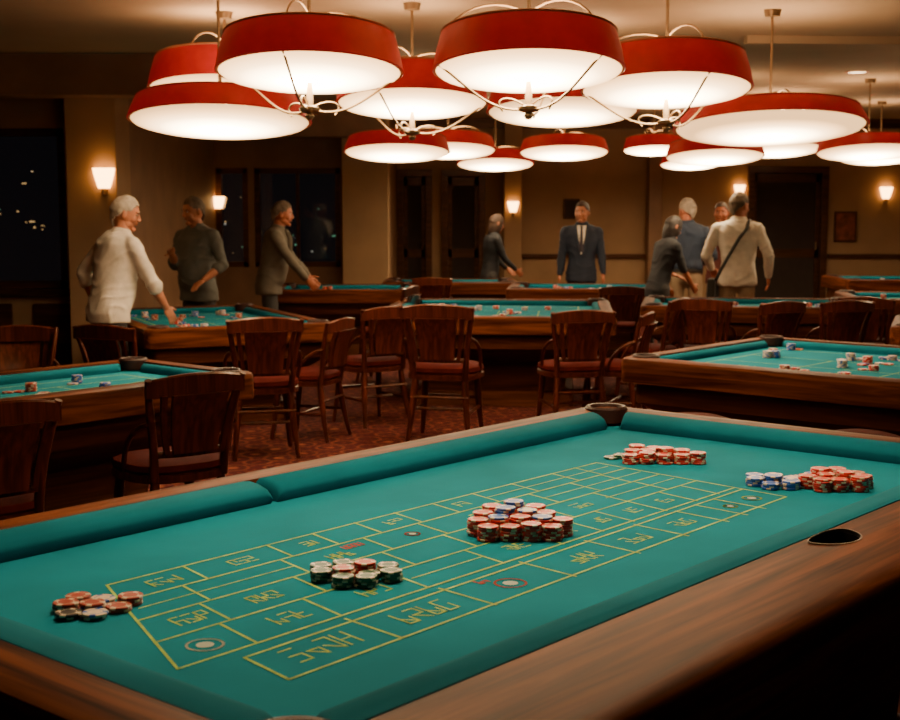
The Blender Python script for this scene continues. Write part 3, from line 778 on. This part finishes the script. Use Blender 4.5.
def lapels(white,tie):
    def f(sp,HM):
        ps=[]
        bm=bmesh.new()
        pts=[(-.055,.535),(.055,.535),(.04,.40),(.0,.18),(-.04,.40)]
        vs=[]
        for off in (-.03,.024):
            vs.append([bm.verts.new(sp(s,dx,(.072 if s>.5 else .128 if s>.3 else .142)+off)) for dx,s in pts])
        bm.faces.new(vs[1])
        for i in range(5): bm.faces.new((vs[0][i],vs[0][(i+1)%5],vs[1][(i+1)%5],vs[1][i]))
        bmesh.ops.recalc_face_normals(bm, faces=bm.faces)
        me=bpy.data.meshes.new('sh'); bm.to_mesh(me); bm.free(); ps.append((me,white))
        if tie:
            bm=bmesh.new(); tube(bm,[sp(.53,0,.098),sp(.49,0,.122),sp(.38,0,.158),sp(.22,0,.170)],[.018,.013,.020,.024],8,0,.35)
            me=bpy.data.meshes.new('ti'); bm.to_mesh(me); bm.free(); ps.append((me,tie))
        for sx in (-1,1):
            bm=bmesh.new(); tube(bm,[sp(.545,sx*.068,.07),sp(.46,sx*.074,.125),sp(.36,sx*.054,.150),sp(.18,sx*.014,.170)],[.014,.028,.024,.012],8,0,.35)
            me=bpy.data.meshes.new('la'); bm.to_mesh(me); bm.free(); ps.append((me,navy if tie else jackG))
        return ps
    return f
def strap(sp,HM):
    bm=bmesh.new()
    pts=[sp(.48,.13,.09),sp(.55,.11,.0),sp(.53,.10,-.08),sp(.45,.085,-.138),sp(.36,.02,-.150),sp(.2,-.07,-.150),sp(.05,-.15,-.132),sp(-.05,-.205,-.05)]
    tube(bm,pts,.018,8,0,.35)
    me=bpy.data.meshes.new('st'); bm.to_mesh(me); bm.free()
    bm=bmesh.new(); box(bm,sp(-.12,-.245,-.02),(.07,.24,.18),0,0,.015); m2=bpy.data.meshes.new('bag'); bm.to_mesh(m2); bm.free()
    return [(me,cm('bag_canvas',(.02,.018,.016),.7)),(m2,cm('bag_canvas',(.02,.018,.016),.7))]

person('man',-2.52,9.85,-42,1.73,shirtW,TD,WHITE,SK,lean=15,hyaw=-35,hpitch=-14,rh=(.24,.38,.84),lh=(-.30,.10,.90),rpole=(.6,-.9,0),lpole=(-.9,-.6,0),sleeve='rolled',belly=.03,hem=-.13)
person('man',-2.33,12.45,150,1.73,greyS,TD,SALT,SK,lean=3,hyaw=-20,hpitch=-12,rh=(.06,.30,1.22),lh=(-.24,.22,.98),sleeve='rolled',belly=.04)
person('man',-1.83,13.55,-85,1.71,jackG,TD,SALT,SK2,lean=12,hyaw=0,hpitch=-8,rh=(.2,.45,.86),lh=(-.2,.47,.86),extra=lapels(shirtW,None),belly=.03)
person('woman',.5,17.0,-70,1.56,black,TD,BROWN,SK,lean=8,hyaw=0,hpitch=-15,rh=(.15,.35,.95),lh=(-.18,.35,.95),hairstyle='long',female=True)
person('man',1.57,16.0,172,1.71,navy,navy,BROWN,SK,lean=2,hyaw=-15,hpitch=-3,rh=(.27,.05,.80),lh=(-.27,.08,.80),extra=lapels(shirtW,cm('tie_dark',(.03,.02,.03))))
person('woman',2.18,14.1,-60,1.58,black,TD,DK,SK,lean=20,hyaw=-5,hpitch=-25,rh=(.15,.40,.90),lh=(-.15,.38,1.0),hairstyle='long',female=True,sleeve='short')
person('man',2.60,14.75,-10,1.74,blueS,TK,GREY,SK2,lean=6,hyaw=35,hpitch=-15,rh=(.20,.28,1.02),lh=(-.2,.28,1.02),belly=.02,tuck=True)
person('man',2.90,13.55,-15,1.79,shirtW,TK,SALT,SK2,lean=5,hyaw=-35,hpitch=-10,rh=(.30,.10,.90),lh=(-.26,.22,.98),extra=strap,belly=.03,hem=-.10)
person('man',3.18,15.7,150,1.70,cm('maroon_shirt',(.10,.02,.015)),TD,BROWN,SK2,lean=3,hyaw=10)

# ------------------------------------------------------------------ world + camera
w=bpy.data.worlds.new('night'); bpy.context.scene.world=w; w.use_nodes=True
w.node_tree.nodes['Background'].inputs[0].default_value=(.012,.010,.012,1); w.node_tree.nodes['Background'].inputs[1].default_value=.5
cam=bpy.data.cameras.new('camera'); cam.lens=53.6; cam.sensor_width=36
cam.dof.use_dof=True; cam.dof.focus_distance=3.9; cam.dof.aperture_fstop=6.3
co=bpy.data.objects.new('camera',cam); co.location=(0,0,1.6); co.rotation_euler=(rad(90)-math.atan(150/1340),0,0)
link(co); bpy.context.scene.camera=co
